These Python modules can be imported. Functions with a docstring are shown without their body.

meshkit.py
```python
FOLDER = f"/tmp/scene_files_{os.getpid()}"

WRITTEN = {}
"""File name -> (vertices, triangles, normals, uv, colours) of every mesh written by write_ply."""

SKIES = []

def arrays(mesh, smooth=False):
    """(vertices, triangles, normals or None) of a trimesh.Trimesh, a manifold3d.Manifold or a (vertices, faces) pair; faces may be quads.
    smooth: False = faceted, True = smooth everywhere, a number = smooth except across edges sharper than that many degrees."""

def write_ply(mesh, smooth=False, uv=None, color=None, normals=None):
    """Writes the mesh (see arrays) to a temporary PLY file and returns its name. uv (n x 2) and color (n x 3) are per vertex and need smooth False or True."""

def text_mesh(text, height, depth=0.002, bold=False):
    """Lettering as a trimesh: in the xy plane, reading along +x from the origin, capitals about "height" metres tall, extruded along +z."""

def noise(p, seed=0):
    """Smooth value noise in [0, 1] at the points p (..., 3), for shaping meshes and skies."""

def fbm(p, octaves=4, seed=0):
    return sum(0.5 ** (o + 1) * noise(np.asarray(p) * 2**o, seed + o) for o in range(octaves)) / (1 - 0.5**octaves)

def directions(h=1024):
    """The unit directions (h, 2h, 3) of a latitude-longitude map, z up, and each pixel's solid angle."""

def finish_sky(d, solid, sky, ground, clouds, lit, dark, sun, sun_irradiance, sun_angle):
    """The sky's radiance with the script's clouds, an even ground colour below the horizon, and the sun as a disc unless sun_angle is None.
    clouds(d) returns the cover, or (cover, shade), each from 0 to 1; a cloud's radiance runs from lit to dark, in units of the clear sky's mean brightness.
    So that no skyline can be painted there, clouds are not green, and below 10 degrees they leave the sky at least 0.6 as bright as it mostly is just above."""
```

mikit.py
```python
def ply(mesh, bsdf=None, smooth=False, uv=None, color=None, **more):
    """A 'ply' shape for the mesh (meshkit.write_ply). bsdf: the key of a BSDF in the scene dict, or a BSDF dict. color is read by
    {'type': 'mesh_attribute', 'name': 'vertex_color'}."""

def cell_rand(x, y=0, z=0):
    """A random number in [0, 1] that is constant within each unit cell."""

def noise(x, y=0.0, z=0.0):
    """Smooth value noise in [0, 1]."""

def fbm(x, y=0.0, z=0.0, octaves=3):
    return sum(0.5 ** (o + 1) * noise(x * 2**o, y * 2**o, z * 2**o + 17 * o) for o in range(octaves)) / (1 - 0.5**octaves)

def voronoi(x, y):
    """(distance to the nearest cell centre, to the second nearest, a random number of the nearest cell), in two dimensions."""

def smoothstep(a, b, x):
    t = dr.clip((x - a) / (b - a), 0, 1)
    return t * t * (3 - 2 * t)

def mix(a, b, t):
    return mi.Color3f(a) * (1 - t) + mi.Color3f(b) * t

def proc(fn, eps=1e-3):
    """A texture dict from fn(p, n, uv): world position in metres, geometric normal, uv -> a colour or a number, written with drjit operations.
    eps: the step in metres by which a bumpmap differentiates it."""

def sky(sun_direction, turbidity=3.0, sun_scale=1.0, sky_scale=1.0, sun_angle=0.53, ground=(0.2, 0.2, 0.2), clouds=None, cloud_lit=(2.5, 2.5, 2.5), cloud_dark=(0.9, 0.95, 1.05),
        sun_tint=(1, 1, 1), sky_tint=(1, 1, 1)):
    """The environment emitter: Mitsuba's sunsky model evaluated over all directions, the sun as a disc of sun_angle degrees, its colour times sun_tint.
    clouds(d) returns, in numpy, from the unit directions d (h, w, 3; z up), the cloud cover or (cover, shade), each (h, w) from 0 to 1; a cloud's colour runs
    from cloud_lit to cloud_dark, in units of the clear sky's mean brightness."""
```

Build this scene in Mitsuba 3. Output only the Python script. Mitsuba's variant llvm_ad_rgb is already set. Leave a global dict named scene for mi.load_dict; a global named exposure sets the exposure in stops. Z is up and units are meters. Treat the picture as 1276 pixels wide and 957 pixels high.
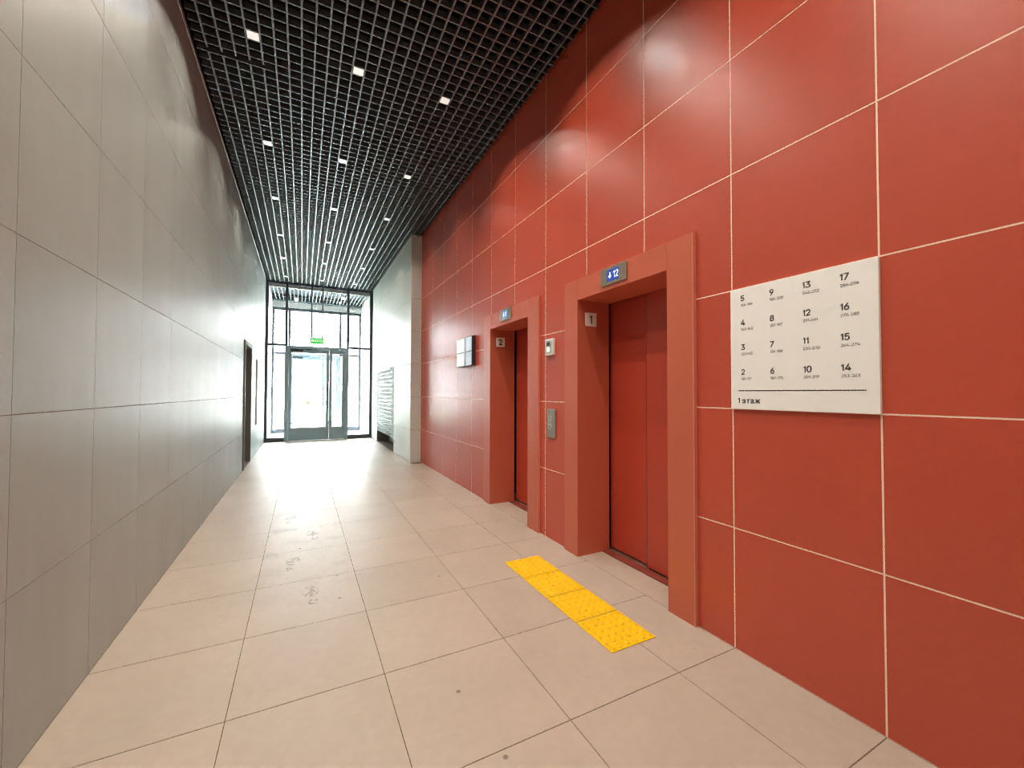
import math, random
import numpy as np, trimesh
import drjit as dr
import mitsuba as mi
import mikit, meshkit
from mikit import proc, fbm, noise, cell_rand, smoothstep, mix
from shapely.geometry import Polygon, box as sbox
from shapely import affinity
from shapely.ops import unary_union

random.seed(7)
T = mi.ScalarTransform4f
scene, labels = {}, {}
exposure = 0.0

# ------------------------------------------------------------------ camera, sky, light
# x: 0 is the face of the red wall, negative into the hall; y runs along the hall to the glass doors; z up
F = 510.95
YAW, PITCH, ROLL = math.radians(27.112), math.radians(1.2238), math.radians(0.1529)
EYE = np.array([-1.949, -0.744, 1.277])
fwd = np.array([math.sin(YAW) * math.cos(PITCH), math.cos(YAW) * math.cos(PITCH), math.sin(PITCH)])
rgt = np.array([math.cos(YAW), -math.sin(YAW), 0])
upv = np.cross(rgt, fwd)
upv = upv * math.cos(ROLL) - rgt * math.sin(ROLL)
scene['camera'] = {'type': 'perspective', 'fov': math.degrees(2 * math.atan(638 / F)), 'fov_axis': 'x', 'near_clip': 0.02, 'far_clip': 400.0,
                   'to_world': T().look_at(origin=EYE.tolist(), target=(EYE + fwd).tolist(), up=upv.tolist())}

SKY = 430.0
def overcast(d):
    n = meshkit.fbm(d * np.array([2.0, 2.0, 5.0]), octaves=4, seed=3)
    return np.ones(d.shape[:2]), np.clip((n - 0.35) * 1.2, 0, 0.5)
scene['sky'] = mikit.sky((0.3, -0.5, 0.8), turbidity=4.0, sun_scale=0.0, sky_scale=SKY, clouds=overcast, cloud_lit=(1.06, 1.26, 1.33), cloud_dark=(0.87, 1.03, 1.10), ground=(0.4, 0.4, 0.38))
scene['sky']['sampling_weight'] = 2.0
LAMP = (5.0, 4.5, 3.85)            # radiant intensity of one hall downlight, warm white
LENS = (0.62, 0.61, 0.57)

# ------------------------------------------------------------------ sizes
L, R, Y0, YG, YO, CEIL, TOP, G = -2.795, 0.0, -3.6, 11.45, 14.0, 4.14, 4.9, 0.6
WX, WY = -0.19, 6.74              # the white wall that stands proud of the red one

# ------------------------------------------------------------------ materials
def bsdf(name, color, rough=0.5, metallic=0.0, spec=0.5, **more):
    c = color if isinstance(color, dict) else {'type': 'rgb', 'value': list(color)}
    scene[name] = {'type': 'twosided', 'bsdf': {'type': 'principled', 'base_color': c, 'roughness': rough, 'metallic': metallic, 'specular': spec, **more}}
    return name

def red_tile(p, n, uv):
    a = fbm(p.y * 1.7, p.z * 1.7, p.x * 3, 3)
    t = cell_rand(p.y / G, p.z / G, 4)
    f = fbm(p.y * 60, p.z * 60, 1, 2)
    k = 0.90 + 0.12 * a + 0.06 * t + 0.05 * (f - 0.5)
    return mi.Color3f(0.49, 0.072, 0.038) * k

def concrete_tile(p, n, uv):
    a = fbm(p.y * 1.3 + 4, p.z * 1.3, p.x, 4)
    s = fbm(p.y * 9, p.z * 0.8, 2, 3)
    f = fbm(p.y * 55, p.z * 55, 1, 2)
    t = cell_rand(p.y / G, p.z / G, 9)
    k = 0.80 + 0.24 * a + 0.10 * s + 0.03 * (f - 0.5) + 0.07 * t
    return mix((0.264, 0.292, 0.268), (0.270, 0.306, 0.292), a) * k

PRINTS = [(-2.03, 5.915, 0.3), (-2.08, 5.158, -0.2), (-1.895, 4.64, 0.2), (-2.043, 3.937, -0.1), (-1.846, 3.348, 0.15), (-2.005, 2.73, -0.15), (-1.881, 2.147, 0.1)]
SPECKS = [(-1.726, 2.035), (-1.086, 2.049), (-1.338, 0.943), (-1.298, 0.569), (-1.716, 2.381), (-1.95, 3.05)]
def floor_tile(p, n, uv):
    a = fbm(p.x * 2.2, p.y * 2.2, 3, 4)
    f = fbm(p.x * 38, p.y * 38, 1, 2)
    t = cell_rand((p.x + 0.4) / G, p.y / G, 5)
    k = 0.86 + 0.16 * a + 0.07 * (f - 0.5) + 0.06 * t
    col = mi.Color3f(0.445, 0.375, 0.31) * k
    dirt = mi.Float(0)
    for x, y, tilt in PRINTS:                      # shoe prints: a ball and a heel, broken by tread
        dx, dy = p.x - x, p.y - y
        u, v = dx + tilt * dy, dy - tilt * dx
        ball = 1 - smoothstep(0.6, 1.0, dr.square(u / 0.055) + dr.square((v - 0.06) / 0.09))
        heel = 1 - smoothstep(0.6, 1.0, dr.square(u / 0.036) + dr.square((v + 0.09) / 0.04))
        dirt = dirt + (0.8 * ball + 1.0 * heel) * smoothstep(0.42, 0.62, noise(u * 90, v * 75, x * 5))
    for x, y in SPECKS:
        dirt = dirt + 1.3 * (1 - smoothstep(0.5, 1.0, (dr.square(p.x - x) + dr.square(p.y - y)) / 0.00012))
    lane = (1 - smoothstep(0.22, 0.42, dr.abs(p.x + 1.9))) * smoothstep(1.5, 3.0, p.y)
    dirt = dirt + lane * 0.25 * smoothstep(0.56, 0.78, fbm(p.x * 7, p.y * 5, 8, 3))
    return col * (1 - 0.42 * dr.minimum(dirt, 1.2))

def pale_tile(p, n, uv):
    a = fbm(p.x * 4 + p.y * 1.5, p.z * 1.5, 5, 4)
    return mi.Color3f(0.74, 0.78, 0.73) * (0.92 + 0.14 * a)

def steel(p, n, uv):
    return mi.Color3f(0.50, 0.46, 0.39) * (0.9 + 0.2 * noise(p.x * 30 + p.y * 6, p.z * 900))

def metal_paint(p, n, uv):
    return mi.Color3f(0.46, 0.058, 0.032) * (0.93 + 0.14 * fbm(p.y * 3, p.z * 2, p.x * 3, 3))

bsdf('red_glaze', proc(red_tile), 0.35, spec=0.6)
bsdf('red_grout', (0.85, 0.62, 0.50), 0.8)
bsdf('grey_stone', proc(concrete_tile), 0.43, spec=0.9)
bsdf('grey_grout', (0.15, 0.15, 0.135), 0.8)
bsdf('floor_stone', proc(floor_tile), 0.42, spec=0.5)
bsdf('floor_grout', (0.15, 0.11, 0.08), 0.85)
bsdf('pale_stone', proc(pale_tile), 0.48)
bsdf('pale_grout', (0.17, 0.17, 0.15), 0.8)
bsdf('black_slat', (0.20, 0.21, 0.22), 0.45, metallic=0.8, spec=0.6)
bsdf('black_void', (0.006, 0.006, 0.007), 0.9, spec=0.1)
bsdf('portal_paint', (0.52, 0.118, 0.066), 0.36)
bsdf('portal_edge', (0.62, 0.20, 0.14), 0.35)
bsdf('door_paint', proc(metal_paint), 0.30)
bsdf('sill_paint', (0.22, 0.05, 0.035), 0.45)
bsdf('brushed_steel', proc(steel), 0.32, metallic=0.85)
bsdf('white_plastic', (0.76, 0.75, 0.72), 0.4)
bsdf('sign_board', (0.88, 0.87, 0.85), 0.45)
bsdf('white_enamel', (0.80, 0.80, 0.78), 0.35)
bsdf('black_ink', (0.025, 0.022, 0.020), 0.6)
bsdf('grey_ink', (0.06, 0.05, 0.046), 0.6)
bsdf('dark_plastic', (0.03, 0.03, 0.035), 0.35)
bsdf('yellow_rubber', (0.84, 0.53, 0.006), 0.42)
bsdf('dark_frame', (0.055, 0.058, 0.072), 0.4, metallic=0.3)
bsdf('door_frame_paint', (0.40, 0.56, 0.64), 0.35, metallic=0.3)
bsdf('vestibule_paint', (0.22, 0.25, 0.25), 0.5)
bsdf('vestibule_dark', (0.035, 0.045, 0.047), 0.7)
bsdf('alu', (0.62, 0.62, 0.60), 0.35, metallic=0.6)
bsdf('olive_door', (0.14, 0.142, 0.13), 0.5)
bsdf('mail_enamel', (0.32, 0.35, 0.31), 0.6)
bsdf('paper', (0.85, 0.86, 0.90), 0.12)
bsdf('paper_blue', (0.55, 0.62, 0.80), 0.12)
bsdf('facade_white', (0.80, 0.78, 0.76), 0.9)
bsdf('facade_peach', (0.20, 0.145, 0.12), 0.9)
bsdf('facade_glass', (0.075, 0.125, 0.15), 0.2)
bsdf('paving', (0.55, 0.54, 0.52), 0.9)
bsdf('lawn_green', (0.065, 0.090, 0.035), 0.95)
bsdf('sticker_yellow', (0.75, 0.42, 0.03), 0.5)
bsdf('sticker_brown', (0.25, 0.17, 0.14), 0.5)
scene['pane_glass'] = {'type': 'thindielectric', 'int_ior': 1.5}

# ------------------------------------------------------------------ helpers
def bx(x0, x1, y0, y1, z0, z1):
    m = trimesh.creation.box(extents=(abs(x1 - x0), abs(y1 - y0), abs(z1 - z0)))
    m.apply_translation(((x0 + x1) / 2, (y0 + y1) / 2, (z0 + z1) / 2))
    return m

def rbx(x0, x1, y0, y1, z0, z1, c=0.003):
    """a box with chamfered edges"""
    pts = []
    for ix, iy, iz in np.ndindex(2, 2, 2):
        p = np.array([(x0, x1)[ix], (y0, y1)[iy], (z0, z1)[iz]], float)
        s = np.array([1 - 2 * ix, 1 - 2 * iy, 1 - 2 * iz]) * c
        for k in range(3):
            q = p + s
            q[k] = p[k]
            pts.append(q)
    return trimesh.convex.convex_hull(np.array(pts))

def cyl(a, b, r, n=16):
    return trimesh.creation.cylinder(radius=r, segment=(np.array(a, float), np.array(b, float)), sections=n)

def join(*ms):
    return trimesh.util.concatenate(list(ms))

def key(name):
    if name not in scene and name not in labels and not any(k.startswith(name + '__') for k in scene):
        return name
    i = COUNT.get(name, 0) + 1
    while f'{name}_{i:03d}' in scene or f'{name}_{i:03d}' in labels:
        i += 1
    COUNT[name] = i
    return f'{name}_{i:03d}'
COUNT = {}

def obj(name, mesh, mat, parent=None, smooth=False, to=None, **more):
    k = key(f'{parent}__{name}' if parent else name)
    d = dict(mesh) if isinstance(mesh, dict) else mikit.ply(mesh, mat, smooth)
    if to is not None:
        d['to_world'] = to
    d.update(more)
    scene[k] = d
    return k

def thing(name, label, cat, group=None):
    k = key(name)
    labels[k] = {'label': label, 'category': cat}
    if group:
        labels[k]['group'] = group
    return k

def struct(name, label=None):
    labels[name] = {'kind': 'structure'}
    if label:
        labels[name]['label'] = label
    return name

def say(k, label):
    labels[k] = {'label': label}

def extrude(poly, depth, frame):
    """an outline in (u, v), extruded by depth along frame's third axis"""
    m = trimesh.creation.extrude_polygon(poly, depth, engine='earcut')
    M = np.eye(4)
    M[:3, :4] = np.array(frame, float)
    m.apply_transform(M)
    if np.linalg.det(M[:3, :3]) < 0:
        m.invert()
    return m

_glyphs = {}
def lettering(text, h, depth, bold=False):
    """meshkit's letters set one by one, with a plain 1 (a stem and a flag, no foot)"""
    x, out = 0.0, []
    for ch in text:
        g = (ch, h, depth, bold)
        if g not in _glyphs:
            if ch == '1':
                w = (0.17 if bold else 0.125) * h
                a = 0.36 * h
                p = Polygon([(a - w, 0), (a, 0), (a, h), (a - w * 0.95, h), (0, 0.80 * h), (0, 0.80 * h - w * 0.95), (a - w, h - w * 1.05)])
                m = trimesh.creation.extrude_polygon(p, depth, engine='earcut')
            elif ch == '\u2013':
                m = trimesh.creation.extrude_polygon(sbox(0, 0.30 * h, 0.42 * h, 0.41 * h), depth, engine='earcut')
            else:
                m = meshkit.text_mesh(ch, h, depth, bold) if ch != ' ' else None
            if m is not None:
                m.apply_translation((-m.bounds[0][0], 0, 0))
            _glyphs[g] = m
        m = _glyphs[g]
        if m is None:
            x += 0.34 * h
            continue
        c = m.copy()
        c.apply_translation((x, 0, 0))
        out.append(c)
        x += m.bounds[1][0] + 0.13 * h
    return join(*out)

# outline (u, v) = (y, z) on a wall that faces -x: depth runs to -x
def on_red(x, depth_dir=-1): return [[0, 0, depth_dir, x], [1, 0, 0, 0], [0, 1, 0, 0]]
# lettering frames: reading direction, up, towards the reader
def face_minus_x(x, y, z): return [[0, 0, -1, x], [-1, 0, 0, y], [0, 1, 0, z]]
def face_minus_y(x, y, z): return [[1, 0, 0, x], [0, 0, -1, y], [0, 1, 0, z]]
def place(mesh, frame):
    M = np.eye(4)
    M[:3, :4] = np.array(frame, float)
    mesh.apply_transform(M)
    return mesh

_box_cache = {}
def tile_box(sx, sy, sz, mat):
    k = (round(sx, 4), round(sy, 4), round(sz, 4), mat)
    if k not in _box_cache:
        _box_cache[k] = mikit.ply(bx(0, sx, 0, sy, 0, sz), mat)
    return _box_cache[k]

TH = 0.0007
def tiles_on_wall(parent, x, inward, us, vs, mat, joint, cut=None, name='tile'):
    """square tiles on a wall along y; x is the face, inward (+1/-1) the way the wall's body lies"""
    j = joint / 2
    for a, b in zip(us[:-1], us[1:]):
        for c, d in zip(vs[:-1], vs[1:]):
            r = sbox(a + j, c + j, b - j, d - j)
            q = r if cut is None else r.difference(cut)
            if q.area < 1e-4:
                continue
            if q.equals(r):
                x0 = x if inward > 0 else x - TH
                obj(name, tile_box(TH, b - a - joint, d - c - joint, mat), None, parent, to=T().translate([x0, a + j, c + j]))
            else:
                for g in getattr(q, 'geoms', [q]):
                    if g.area > 1e-4:
                        obj(name, extrude(g, TH, on_red(x, inward)), mat, parent)

def steps(a, b, s=G, off=0.0):
    """a, b and the joints off + k s between them"""
    k = [off + s * i for i in range(-60, 61) if a + 1e-6 < off + s * i < b - 1e-6]
    return [a, *k, b]

# ------------------------------------------------------------------ the setting: floor
fl = struct('floor')
obj('screed', bx(-3.2, 0.6, Y0 - 0.2, YO + 0.1, -0.2, -TH), 'floor_grout', fl)
xs = [L, -2.2, -1.6, -1.0, -0.4, 0.0]
ys = [-1.8 + G * i for i in range(0, 22)] + [YG - 0.02]
for a, b in zip(xs[:-1], xs[1:]):
    for c, d in zip(ys[:-1], ys[1:]):
        b2 = min(b, WX) if c > WY - 0.3 and b == 0.0 else b
        obj('tile', tile_box(b2 - a - 0.0035, d - c - 0.0045, TH, 'floor_stone'), None, fl, to=T().translate([a + 0.00175, c + 0.00225, -TH]))
for c in (Y0, -2.7):
    obj('tile', tile_box(-L - 0.003, 0.897, TH, 'floor_stone'), None, fl, to=T().translate([L, c + 0.0015, -TH]))
for y0, y1 in ((0.99, 1.90), (2.68, 3.58)):
    obj('tile', bx(0.0015, 0.218, y0, y1, -TH, 0), 'floor_stone', fl)
obj('entrance_mat', bx(L, WX, YG + 0.06, YO - 0.06, -TH, 0.004), 'pale_stone', fl)

# ------------------------------------------------------------------ the red wall
ELEV = [(0.82, 1.0, 1.89, 2.07), (2.50, 2.69, 3.575, 3.76)]     # frame, opening, opening, frame along y
ZO, ZF = 2.01, 2.176
cut_tiles = unary_union([sbox(e[0] + 0.004, -1, e[3] - 0.004, ZF - 0.004) for e in ELEV])
cut_body = unary_union([sbox(e[1] - 0.012, -1, e[2] + 0.012, ZO + 0.012) for e in ELEV])
wr = struct('wall_right')
obj('body', extrude(sbox(Y0 - 0.1, 0, WY + 0.02, TOP).difference(cut_body), 0.29, on_red(TH, 1)), 'red_grout', wr)
obj('shaft_back', bx(0.5, 0.6, Y0 - 0.1, YG, 0, TOP), 'black_void', wr)
tiles_on_wall(wr, R, 1, [-1.8 + G * i for i in range(14)] + [6.6, WY], [G * i for i in range(8)], 'red_glaze', 0.0068, cut_tiles)
obj('tile', bx(0, TH, Y0, -1.802, 0, 4.2), 'red_glaze', wr)
obj('upper_band', bx(0, TH, Y0, WY, 4.202, TOP), 'black_void', wr)

# ------------------------------------------------------------------ the grey wall, with a doorway
wl = struct('wall_left')
DOOR3 = sbox(7.22, -1, 8.20, 2.09)
obj('body', extrude(sbox(Y0 - 0.1, 0, YO + 0.2, TOP).difference(DOOR3), 0.3, on_red(L - TH, -1)), 'grey_grout', wl)
tiles_on_wall(wl, L, -1, [-1.8 + G * i for i in range(22)] + [11.4, YG], [G * i for i in range(8)], 'grey_stone', 0.003, DOOR3)
obj('tile', bx(L - TH, L, Y0, -1.802, 0, 4.2), 'grey_stone', wl)
obj('upper_band', bx(L - TH, L, Y0, YG, 4.202, TOP), 'black_void', wl)
obj('vestibule_lining', bx(L - TH, L, YG, YO + 0.1, 0, TOP), 'white_enamel', wl)

d3 = struct('door_3', 'narrow grey-olive service door set back in the concrete-look tile wall')
obj('frame', join(bx(L - 0.12, L + 0.02, 7.16, 7.235, 0, 2.135), bx(L - 0.12, L + 0.012, 8.185, 8.25, 0, 2.135), bx(L - 0.12, L + 0.02, 7.235, 8.185, 2.075, 2.135)), 'olive_door', d3)
obj('leaf', rbx(L - 0.15, L - 0.11, 7.23, 8.19, 0.006, 2.08), 'olive_door', d3)
obj('handle', join(cyl((L - 0.11, 7.32, 1.02), (L - 0.06, 7.32, 1.02), 0.011), cyl((L - 0.065, 7.31, 1.02), (L - 0.065, 7.44, 1.02), 0.010)), 'brushed_steel', d3 + '__leaf')
obj('back', bx(L - 0.3, L - 0.16, 7.1, 8.3, 0, 2.2), 'black_void', d3)

# ------------------------------------------------------------------ the white wall with the mailbox niche
MB0, MB1, MBT, MBB = 8.26, 10.44, 1.84, 0.29
ww = struct('wall_front', 'pale tiled wall standing proud of the red wall, with the mailbox niche')
niche = sbox(MB0, -1, MB1, MBT)
obj('body', extrude(sbox(WY + TH, 0, YO + 0.2, TOP).difference(niche), 0.33, on_red(WX + TH, 1)), 'pale_grout', ww)
tiles_on_wall(ww, WX, 1, steps(WY, YG, G, WY), [G * i for i in range(8)], 'pale_stone', 0.005, niche)
for c, d in zip([G * i for i in range(7)], [G * i for i in range(1, 8)]):
    obj('tile', bx(WX, 0.0, WY, WY + TH, c + 0.002, d - 0.002), 'pale_stone', ww)
obj('niche_back', bx(0.12, 0.14, MB0, MB1, 0, MBT), 'pale_stone', ww)
obj('upper_band', join(bx(WX - 0.001, WX + TH, WY, YG, 4.202, TOP), bx(WX, 0, WY - 0.001, WY + TH, 4.202, TOP)), 'black_void', ww)
obj('vestibule_lining', bx(WX - 0.002, WX + TH, YG, YO + 0.1, 0, TOP), 'white_enamel', ww)

wb = struct('wall_back')
obj('body', bx(-3.2, 0.6, Y0 - 0.2, Y0, 0, TOP), 'grey_stone', wb)

# ------------------------------------------------------------------ ceiling: black open-cell grid under a dark void
ce = struct('ceiling')
obj('slab', bx(-3.2, 0.6, Y0 - 0.2, YO + 0.2, TOP, TOP + 0.2), 'black_void', ce)
SW, SZ0, SZ1 = 0.007, CEIL, CEIL + 0.05
X_SLATS = [-2.685 + 0.1 * i for i in range(27)]
for i, x in enumerate(X_SLATS):
    y_end = YG - 0.05
    if x > WX - 0.03:
        y_end = WY - 0.01
    if i < 5:                                       # here the modules do not quite meet
        obj('slat', bx(x - SW, x + SW, Y0, 3.392, SZ0, SZ1), 'black_slat', ce)
        obj('slat', bx(x - SW, x + SW, 3.436, y_end, SZ0, SZ1), 'black_slat', ce)
    else:
        obj('slat', bx(x - SW, x + SW, Y0, y_end, SZ0, SZ1), 'black_slat', ce)
for i in range(-8, 114):
    y = 0.04 + 0.1 * i
    x1 = WX - 0.02 if y > WY - 0.05 else -0.02
    obj('cross_slat', bx(L + 0.03, x1, y - 0.006, y + 0.006, SZ0 + 0.0003, SZ1 - 0.0003), 'black_slat', ce)
for i, x in enumerate([-2.685 + 0.1 * i for i in range(25)]):
    obj('vestibule_slat', bx(x - 0.008, x + 0.008, YG + 0.12, 13.75, SZ0, SZ1), 'vestibule_paint', ce)
obj('vestibule_soffit', bx(L, WX, 13.75, YO + 0.1, CEIL - 0.01, CEIL + 0.1), 'vestibule_dark', ce)
obj('vestibule_void', bx(L, WX, YG + 0.06, YO, 4.32, 4.36), 'vestibule_dark', ce)
labels['trim_1'] = {'kind': 'structure', 'label': 'thin pale edge strip where the grey wall meets the grid ceiling'}
scene['trim_1'] = mikit.ply(bx(L, L + 0.006, Y0, YG - 0.05, CEIL - 0.002, CEIL + 0.016), 'alu')
labels['trim_2'] = {'kind': 'structure', 'label': 'thin pale edge strip where the white wall meets the grid ceiling'}
scene['trim_2'] = mikit.ply(bx(WX - 0.006, WX, WY, YG - 0.05, CEIL - 0.002, CEIL + 0.016), 'alu')

# ------------------------------------------------------------------ downlights in the grid
def ordinal(i): return ('nearest', 'second', 'third', 'fourth', 'fifth', 'sixth', 'seventh', 'eighth')[i]
COLS = [(-2.335, 'row along the grey wall'), (-1.535, 'middle row of the grid'), (-0.735, 'row on the elevator side')]
lens_mesh = mikit.ply(rbx(-0.041, 0.041, -0.041, 0.041, -0.004, 0.0, 0.001), 'white_plastic')
rim = trimesh.creation.extrude_polygon(sbox(-0.044, -0.0455, 0.044, 0.0455).difference(sbox(-0.0415, -0.0415, 0.0415, 0.0415)), 0.03, engine='earcut')
rim_mesh = mikit.ply(rim, 'white_plastic')
SPOTS = []
def downlight(x, y, label, group):
    power = 1.0 if y < 3.5 else 0.45 if y < 6.5 else 0.30   # the control dims the rows towards the daylight
    k = thing('ceiling_downlight', label, 'ceiling light', group)
    at = T().translate([x, y, CEIL + 0.003])
    obj('lens', lens_mesh, None, k, to=at, emitter={'type': 'area', 'radiance': {'type': 'rgb', 'value': list(LENS)}, 'sampling_weight': 0.15})
    obj('rim', rim_mesh, None, k, to=at)
    scene[f'beam_{len(SPOTS)}'] = {'type': 'spot', 'to_world': T().look_at(origin=[x, y, CEIL - 0.012], target=[x, y, 0], up=[0, 1, 0]),
                                   'intensity': {'type': 'rgb', 'value': [v * power for v in LAMP]}, 'cutoff_angle': 64.0, 'beam_width': 36.0}
    SPOTS.append((x, y))
for j, y in enumerate((3.09, 4.69, 6.19, 7.79, 9.24, 10.79)):
    for x, where in COLS:
        w = f'{ordinal(j)} visible square white downlight of the {where}' if j else f'square white downlight of the {where}, nearest the viewer'
        downlight(x, y, w, 'square downlights in the black grid ceiling')
for x, where in COLS:                               # the same rows run on overhead, just out of the frame
    for y, nm in ((1.69, 'overhead, before the first elevator'), (0.19, 'overhead, beside the floor directory'), (-1.31, 'behind the viewer')):
        downlight(x, y, f'square white downlight of the {where}, {nm}', 'square downlights in the black grid ceiling')

# ------------------------------------------------------------------ inner glazing (window_1) and its door (door_1)
def glazing(n, y, posts, rails, panes, mat):
    w = struct(f'window_{n}')
    for x0, x1, z0, z1 in posts:
        obj('post', rbx(x0, x1, y - 0.05, y + 0.05, z0, z1, 0.002), mat, w)
    for x0, x1, z0, z1 in rails:
        obj('rail', rbx(x0, x1, y - 0.045, y + 0.045, z0, z1, 0.002), mat, w)
    for x0, x1, z0, z1 in panes:
        obj('pane', quad(x0, x1, y, z0, z1), 'pane_glass', w)
    return w
def quad(x0, x1, y, z0, z1):
    return (np.array([[x0, y, z0], [x1, y, z0], [x1, y, z1], [x0, y, z1]], float), np.array([[0, 1, 2], [0, 2, 3]]))
ZT = 4.10
DL, DR, DT = -2.355, -0.815, 2.49
w1 = glazing(1, YG, [(L, L + 0.055, 0, ZT), (DL, DL + 0.055, DT, ZT), (DR - 0.045, DR + 0.01, DT, ZT), (WX - 0.065, WX, 0, ZT)],
             [(L, WX, ZT, ZT + 0.06), (L + 0.055, DL, 2.48, 2.53), (DR, WX - 0.065, 2.48, 2.53), (L + 0.055, DL, 0, 0.10), (DR, WX - 0.065, 0, 0.10)],
             [(L + 0.055, DL, 0.10, 2.48), (L + 0.055, DL, 2.53, ZT), (DL + 0.055, DR - 0.045, 2.53, ZT), (DR + 0.01, WX - 0.065, 2.53, ZT), (DR, WX - 0.065, 0.10, 2.48)], 'dark_frame')
obj('top_flashing', bx(L, WX, YG + 0.05, YG + 0.07, 4.02, 4.10), 'alu', w1)
obj('head_panel', bx(L, WX, YG - 0.03, YG + 0.03, 4.16, TOP), 'black_void', w1)

def glass_door(n, y, label, wide, dark):
    d = struct(f'door_{n}', label)
    fm = dark
    obj('frame', join(rbx(DL, DL + 0.085, y - 0.06, y + 0.06, 0, DT, 0.003), rbx(DR - 0.085, DR, y - 0.06, y + 0.06, 0, DT, 0.003), rbx(DL + 0.085, DR - 0.085, y - 0.06, y + 0.06, DT - 0.065, DT, 0.003)), fm, d)
    for a, b, nm in ((DL + 0.088, wide, 'leaf'), (wide + 0.006, DR - 0.088, 'leaf')):
        z0, z1, s = 0.012, DT - 0.07, 0.068
        out = Polygon([(a, z0), (b, z0), (b, z1), (a, z1)]).difference(sbox(a + s, 0.345, b - s, z1 - 0.10))
        k = obj(nm, extrude(out, 0.06, [[1, 0, 0, 0], [0, 0, -1, y + 0.03], [0, 1, 0, 0]]), fm, d)
        obj('pane', quad(a + s, b - s, y, 0.345, z1 - 0.10), 'pane_glass', k)
        if a < -2:
            hx = b - 0.034
            obj('pull_handle', join(cyl((hx, y - 0.085, 0.84), (hx, y - 0.085, 1.52), 0.016), *[cyl((hx, y - 0.09, z), (hx, y - 0.03, z), 0.013) for z in (0.90, 1.18, 1.46)]), 'dark_plastic', k, smooth=40)
            obj('kick_rail', rbx(a + 0.06, b - 0.05, y - 0.036, y - 0.029, 0.29, 0.31, 0.001), 'alu', k)
    obj('closer', join(rbx(DL + 0.13, DL + 0.42, y - 0.085, y - 0.032, DT - 0.135, DT - 0.075, 0.004), bx(DL + 0.40, DL + 0.62, y - 0.075, y - 0.062, DT - 0.085, DT - 0.07)), 'dark_plastic', d)
    return d
glass_door(1, YG, 'grey-framed glass entrance door with a wide and a narrow leaf under the exit sign', -1.30, 'door_frame_paint')

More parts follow.
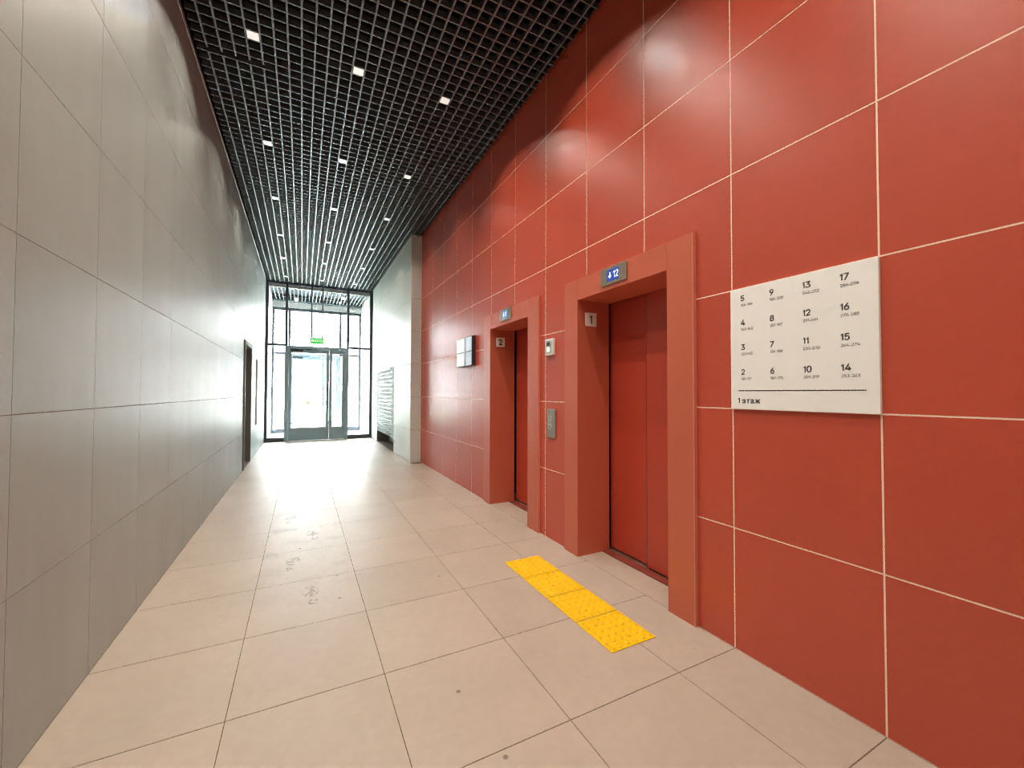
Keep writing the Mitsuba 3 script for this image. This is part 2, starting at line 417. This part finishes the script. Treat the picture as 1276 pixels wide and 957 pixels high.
XL2, XR2 = -2.34, -0.80
w2 = glazing(2, YO, [(L, L + 0.055, 0, 3.94), (DL, DL + 0.06, DT, 3.94), (DR - 0.05, DR + 0.01, DT, 3.94), (WX - 0.065, WX - 0.01, 0, 3.94)],
             [(L, WX, 3.86, 3.94), (L + 0.055, DL, 2.47, 2.53), (DR, WX - 0.065, 2.47, 2.53), (L + 0.055, DL, 0, 0.12), (DR, WX - 0.065, 0, 0.12)],
             [(L + 0.055, DL, 0.12, 2.47), (L + 0.055, DL, 2.53, 3.86), (DL + 0.06, DR - 0.05, 2.53, 3.86), (DR + 0.01, WX - 0.065, 2.53, 3.86), (DR, WX - 0.065, 0.12, 2.47)], 'dark_frame')
obj('head_panel', bx(L, WX, YO - 0.03, YO + 0.03, 3.94, TOP), 'white_enamel', w2)
glass_door(2, YO, 'outer glass door beyond the vestibule, seen through the entrance door', -1.30, 'door_frame_paint')
k = thing('door_sticker', 'round yellow marker sticker on the glass of the outer door', 'sticker')
obj('disc', cyl((-1.78, YO - 0.006, 0.93), (-1.78, YO - 0.002, 0.93), 0.075, 32), 'sticker_yellow', k)
obj('disc', cyl((-1.78, YO - 0.0065, 0.93), (-1.78, YO - 0.006, 0.93), 0.045, 32), 'sticker_brown', k)
k = thing('door_sticker', 'small brownish sticker above the yellow round one on the outer door', 'sticker')
obj('disc', cyl((-1.78, YO - 0.006, 1.40), (-1.78, YO - 0.002, 1.40), 0.048, 24), 'sticker_brown', k)

k = thing('exit_button', 'small round white button on the grey post beside the entrance door', 'button')
obj('plate', cyl((-2.325, YG - 0.075, 1.515), (-2.325, YG - 0.06, 1.515), 0.04, 24), 'white_plastic', k)
obj('push', cyl((-2.325, YG - 0.085, 1.515), (-2.325, YG - 0.075, 1.515), 0.02, 20), 'brushed_steel', k)

# two spotlights glowing in the vestibule
for x, y, nm in ((-2.13, 13.2, 'above the outer side of the grey wall'), (-0.90, 12.36, 'towards the white wall')):
    k = thing('vestibule_spotlight', f'glowing round spotlight under the vestibule ceiling, {nm}', 'spotlight', 'lit spotlights in the vestibule')
    obj('housing', cyl((x, y, 4.09), (x, y, 4.16), 0.055, 24), 'white_plastic', k, smooth=40)
    b = trimesh.creation.icosphere(3, 0.05)
    b.apply_translation((x, y, 4.07))
    obj('bulb', b, 'white_plastic', k, smooth=True, emitter={'type': 'area', 'radiance': {'type': 'rgb', 'value': [14, 12.5, 10.5]}})
for x, y, nm in ((-2.235, 12.13, 'by the grey wall'), (-0.885, 13.46, 'by the white wall')):
    k = thing('vestibule_downlight', f'square white downlight beyond the glass in the vestibule, {nm}', 'ceiling light', 'square downlights in the vestibule')
    obj('lens', lens_mesh, None, k, to=T().translate([x, y, CEIL + 0.003]), emitter={'type': 'area', 'radiance': {'type': 'rgb', 'value': list(LENS)}, 'sampling_weight': 0.1})
    obj('rim', rim_mesh, None, k, to=T().translate([x, y, CEIL + 0.003]))

# ------------------------------------------------------------------ elevators
def arrow_down(h):
    p = unary_union([sbox(-0.12 * h, 0.3 * h, 0.12 * h, h), Polygon([(-0.42 * h, 0.45 * h), (0, 0), (0.42 * h, 0.45 * h)])])
    return p
def elevator(i, e, label):
    y0, y1, y2, y3 = e
    k = thing('elevator', label, 'elevator', None)
    pr = -0.022
    prof = lambda a, b, s: Polygon([(pr, a), (pr, b), (0.294, b), (0.294, b - 0.012 * s), (0.003, b - 0.012 * s), (0.003, a)])
    fr = [[1, 0, 0, 0], [0, 1, 0, 0], [0, 0, 1, 0]]
    obj('jamb', extrude(prof(y0, y1, 1), ZF, fr), 'portal_paint', k)
    obj('jamb', extrude(prof(y3, y2, -1), ZF, fr), 'portal_paint', k)
    hp = Polygon([(pr, ZF), (pr, ZO), (0.294, ZO), (0.294, ZO + 0.012), (0.003, ZO + 0.012), (0.003, ZF)])
    obj('header', extrude(hp, y2 - y1 - 0.003, [[1, 0, 0, 0], [0, 0, 1, y1 + 0.0015], [0, 1, 0, 0]]), 'portal_paint', k)
    obj('edge_strip', bx(pr - 0.002, 0.0, y0 - 0.007, y0, 0, ZF), 'portal_edge', k)
    w = y2 - y1
    obj('door_panel', rbx(0.333, 0.358, y1 + 0.52 * w, y2 + 0.03, 0.012, 2.05, 0.002), 'door_paint', k)
    obj('door_panel', rbx(0.300, 0.326, y1 - 0.03, y1 + 0.545 * w, 0.012, 2.05, 0.003), 'door_paint', k)
    obj('door_seal', bx(0.304, 0.334, y1 + 0.545 * w, y1 + 0.545 * w + 0.005, 0.012, 2.05), 'dark_plastic', k)
    s = obj('sill', bx(0.222, 0.296, y1 + 0.001, y2 - 0.001, -0.004, 0.004), 'sill_paint', k)
    obj('track', bx(0.296, 0.37, y1 - 0.02, y2 + 0.02, -0.006, 0.002), 'brushed_steel', s)
    return k
e1 = elevator(0, ELEV[0], 'elevator with plain red doors in a wide red portal, nearer one, beside the floor directory')
e2 = elevator(1, ELEV[1], 'elevator in a red portal farther down the hall, with sign 2 on its jamb')

def display(y, z, text, label, glyph, back, w, h):
    k = thing('floor_display', label, 'display', 'floor displays above the elevators')
    xf = -0.022
    obj('plate', rbx(xf - 0.012, xf, y - w / 2, y + w / 2, z - h / 2, z + h / 2, 0.002), 'brushed_steel', k)
    sw, sh = 0.058, 0.05
    obj('screen', bx(xf - 0.0135, xf - 0.011, y - sw, y + sw, z - sh * 0.8, z + sh * 0.8), 'dark_plastic', k,
        emitter={'type': 'area', 'radiance': {'type': 'rgb', 'value': back}, 'sampling_weight': 0.05})
    hgt = 0.046
    t = lettering(text, hgt, 0.0015)
    tw = t.bounds[1][0]
    parts = [place(t, face_minus_x(xf - 0.0135, y - 0.006, z - hgt / 2))]
    a = trimesh.creation.extrude_polygon(arrow_down(0.045), 0.0015, engine='earcut')
    parts.append(place(a, face_minus_x(xf - 0.0135, y + 0.028, z - 0.0225)))
    obj('glyphs', join(*parts), 'white_plastic', k, emitter={'type': 'area', 'radiance': {'type': 'rgb', 'value': glyph}, 'sampling_weight': 0.05})
display(1.463, 2.103, '12', 'steel floor display over the nearer elevator, blue screen showing a down arrow and 12', [0.75, 1.0, 1.4], [0.010, 0.05, 0.40], 0.262, 0.122)
display(3.165, 2.112, '1', 'steel floor display over the farther elevator, pale blue screen', [1.1, 1.35, 1.6], [0.14, 0.26, 0.50], 0.262, 0.122)

def number_sign(ch, x0, y, label):
    k = thing('number_sign', label, 'sign', None)
    obj('plate', rbx(x0, x0 + 0.113, y - 0.004, y - 0.0002, 1.811, 1.920, 0.001), 'sign_board', k)
    t = lettering(ch, 0.062, 0.0008, bold=True)
    cx = (t.bounds[0][0] + t.bounds[1][0]) / 2
    obj('lettering', place(t, face_minus_y(x0 + 0.0565 - cx, y - 0.004, 1.834)), 'black_ink', k)
number_sign('1', 0.052, ELEV[0][2], 'small white sign with a black 1 on the jamb of the nearer elevator')
number_sign('2', 0.052, ELEV[1][2], 'small white sign with a black 2 on the jamb of the farther elevator')

# call panel and reader between the elevators
k = thing('call_panel', 'narrow brushed steel elevator call panel between the two elevators', 'call panel')
obj('plate', rbx(-0.014, -0.0005, 2.225, 2.355, 0.885, 1.135, 0.003), 'brushed_steel', k)
for z in (1.055, 0.985):
    b = obj('button', cyl((-0.019, 2.30, z), (-0.013, 2.30, z), 0.024, 24), 'alu', k, smooth=40)
t = trimesh.creation.extrude_polygon(affinity.translate(arrow_down(0.022), 0, -0.011), 0.001, engine='earcut')
obj('arrow', place(t, face_minus_x(-0.019, 2.30, 0.985)), 'dark_plastic', k)
t = trimesh.creation.extrude_polygon(affinity.rotate(affinity.translate(arrow_down(0.022), 0, -0.011), 180, origin=(0, 0)), 0.001, engine='earcut')
obj('arrow', place(t, face_minus_x(-0.019, 2.30, 1.055)), 'dark_plastic', k)
k = thing('card_reader', 'small white wall box with a green light above the call panel', 'card reader')
obj('case', rbx(-0.032, -0.0005, 2.235, 2.365, 1.605, 1.75, 0.006), 'white_plastic', k)
obj('face', rbx(-0.034, -0.0315, 2.25, 2.355, 1.622, 1.735, 0.001), 'alu', k)
obj('lens', bx(-0.0355, -0.0335, 2.275, 2.33, 1.69, 1.722), 'dark_plastic', k)
obj('green_light', bx(-0.0355, -0.0335, 2.28, 2.325, 1.635, 1.675), 'white_plastic', k, emitter={'type': 'area', 'radiance': {'type': 'rgb', 'value': [0.25, 0.75, 0.42]}, 'sampling_weight': 0.05})

# ------------------------------------------------------------------ floor directory
k = thing('directory_sign', 'square white floor directory with black floor and flat numbers on the red wall', 'sign')
obj('board', rbx(-0.014, -0.0005, -0.003, 0.600, 1.199, 1.7985, 0.0015), 'sign_board', k)
XT = -0.0142
first = 121
for n in range(2, 18):
    c, r = divmod(n - 2, 4)
    u, v = (0.056, 0.197, 0.338, 0.478)[c], (0.169, 0.292, 0.413, 0.534)[r]
    t = lettering(str(n), 0.0265, 0.0006, bold=True)
    q = obj('floor_number', place(t, face_minus_x(XT, 0.6 - u, 1.2 + v)), 'black_ink', k)
    a = 121 + 11 * (n - 2)
    t = lettering(f'{a}\u2013{a + 10}', 0.0125, 0.0006)
    obj('flat_range', place(t, face_minus_x(XT, 0.6 - u - 0.0005, 1.2 + v - 0.027)), 'grey_ink', k)
obj('rule', bx(XT - 0.0006, XT, 0.6 - 0.560, 0.6 - 0.037, 1.2885, 1.2930), 'grey_ink', k)
t = lettering('1 \u044d\u0442\u0430\u0436', 0.0255, 0.0006, bold=True)
obj('floor_caption', place(t, face_minus_x(XT, 0.6 - 0.038, 1.2295)), 'black_ink', k)

# ------------------------------------------------------------------ notice board on the red wall
k = thing('notice_board', 'dark notice board with white sheets on the red wall beside the farther elevator', 'notice board')
obj('board', rbx(-0.05, -0.0005, 4.075, 4.635, 1.62, 2.0, 0.003), 'dark_plastic', k)
for (a, b), mat in (((4.345, 4.628), 'paper'), ((4.085, 4.28), 'paper_blue')):
    for z0, z1 in ((1.63, 1.80), (1.815, 1.99)):
        obj('sheet', bx(-0.0525, -0.0495, a, b, z0, z1), mat, k)

# ------------------------------------------------------------------ mailboxes
k = thing('mailbox_bank', 'bank of pale metal mailboxes set flush into the white wall near the glass doors', 'mailboxes')
obj('case', bx(WX + 0.012, 0.10, MB0 + 0.005, MB1 - 0.005, MBB, MBT - 0.004), 'dark_plastic', k)
obj('side_panel', bx(WX - 0.002, WX + 0.014, MB0 + 0.005, MB0 + 0.26, MBB, MBT - 0.006), 'mail_enamel', k)
NC, NR = 6, 17
cw, rh = (MB1 - 0.01 - MB0 - 0.265) / NC, (MBT - 0.008 - MBB) / NR
dm = mikit.ply(rbx(WX - 0.002, WX + 0.013, 0.004, cw - 0.004, 0.003, rh - 0.026, 0.002), 'mail_enamel')
for c in range(NC):
    for r in range(NR):
        obj('door', dm, None, k, to=T().translate([0, MB0 + 0.265 + c * cw, MBB + r * rh]))

# ------------------------------------------------------------------ white cabinet far down the grey wall
k = thing('wall_cabinet', 'slim white wall cabinet on the grey wall between the service door and the glass', 'cabinet')
obj('case', rbx(L + 0.0005, L + 0.018, 9.17, 9.95, 0.60, 1.95, 0.004), 'white_enamel', k)
d = obj('door', rbx(L + 0.0175, L + 0.026, 9.175, 9.945, 0.61, 1.94, 0.003), 'white_enamel', k)
obj('latch', cyl((L + 0.025, 9.88, 1.2), (L + 0.04, 9.88, 1.2), 0.016), 'brushed_steel', d)

# ------------------------------------------------------------------ exit sign on two rods
k = thing('exit_sign', 'green lit exit sign hanging on two thin rods before the glass doors', 'exit sign')
ey = 11.15
obj('case', rbx(-1.775, -1.455, ey, ey + 0.035, 2.555, 2.70, 0.004), 'white_plastic', k)
obj('face', bx(-1.768, -1.462, ey - 0.003, ey + 0.001, 2.562, 2.692), 'dark_plastic', k, emitter={'type': 'area', 'radiance': {'type': 'rgb', 'value': [0.03, 0.62, 0.06]}, 'sampling_weight': 0.1})
t = lettering('\u0412\u042b\u0425\u041e\u0414', 0.062, 0.001, bold=True)
obj('lettering', place(t, face_minus_y(-1.752, ey - 0.003, 2.600)), 'white_plastic', k, emitter={'type': 'area', 'radiance': {'type': 'rgb', 'value': [0.75, 1.1, 0.7]}, 'sampling_weight': 0.05})
for x in (-1.745, -1.485):
    obj('rod', cyl((x, ey + 0.018, 2.70), (x, ey + 0.018, CEIL + 0.02), 0.015, 8), 'dark_frame', k)

# ------------------------------------------------------------------ yellow tactile tiles
plate = rbx(-0.1472, 0.1472, -0.1472, 0.1472, 0.0002, 0.005, 0.0015)
stud = trimesh.creation.revolve(np.array([[0, 0.0118], [0.0075, 0.0114], [0.0115, 0.0095], [0.0135, 0.0045]])[::-1], sections=12)
pl = mikit.ply(plate, 'yellow_rubber')
studs = join(*[stud.copy().apply_translation((-0.125 + 0.05 * i, -0.125 + 0.05 * j, 0.0)) for i in range(6) for j in range(6)])
if studs.volume < 0: studs.invert()
st = mikit.ply(studs, 'yellow_rubber', smooth=50)
for i, (y, nm) in enumerate(((0.992, 'nearest the viewer'), (1.294, 'second from the viewer'), (1.596, 'third from the viewer'), (1.898, 'farthest from the viewer'))):
    k = thing('tactile_tile', f'yellow studded tactile tile before the elevator, {nm} in the strip of four', 'tactile tile', 'yellow tactile tiles before the nearer elevator')
    obj('plate', pl, None, k, to=T().translate([-0.434, y, 0]))
    q = obj('studs', st, None, k, to=T().translate([-0.434, y, 0]))
    labels[q] = {'kind': 'stuff'}

# ------------------------------------------------------------------ outdoors
labels['pavement'] = {'kind': 'structure'}
scene['pavement'] = mikit.ply(bx(-40, 40, YO + 0.1, 41.9, -0.3, -0.05), 'paving')
labels['lawn'] = {'kind': 'structure'}
scene['lawn'] = mikit.ply(extrude(Polygon([(-14, 15.5), (-2.6, 15.5), (-2.6, 22), (0.5, 22), (0.5, 33), (-14, 33)]), 0.06, [[1, 0, 0, 0], [0, 1, 0, 0], [0, 0, 1, -0.049]]), 'lawn_green')
k = thing('apartment_building', 'pale apartment block across the yard, almost lost in the glare', 'building')
FY = 42.0
obj('wall', bx(-22, 24, FY, FY + 10, -0.2, 15), 'facade_white', k)
for z in (3.2, 6.2, 9.2, 12.2):
    obj('ledge', bx(-22, 24, FY - 0.12, FY, z, z + 0.22), 'facade_peach', k)
for x in (1.2, 4.6):
    for z in np.arange(0.4, 9, 0.75):
        obj('brick_band', bx(x - 0.9, x + 1.3, FY - 0.05, FY, z, z + 0.22), 'facade_peach', k)
for ix in range(-5, 6):
    for z in (0.9, 4.1, 7.1, 10.1):
        x = -1.4 + ix * 3.2
        if z < 1 and abs(x) < 9: continue
        obj('window', bx(x - 0.7, x + 0.7, FY - 0.04, FY, z, z + 1.5), 'facade_glass', k)
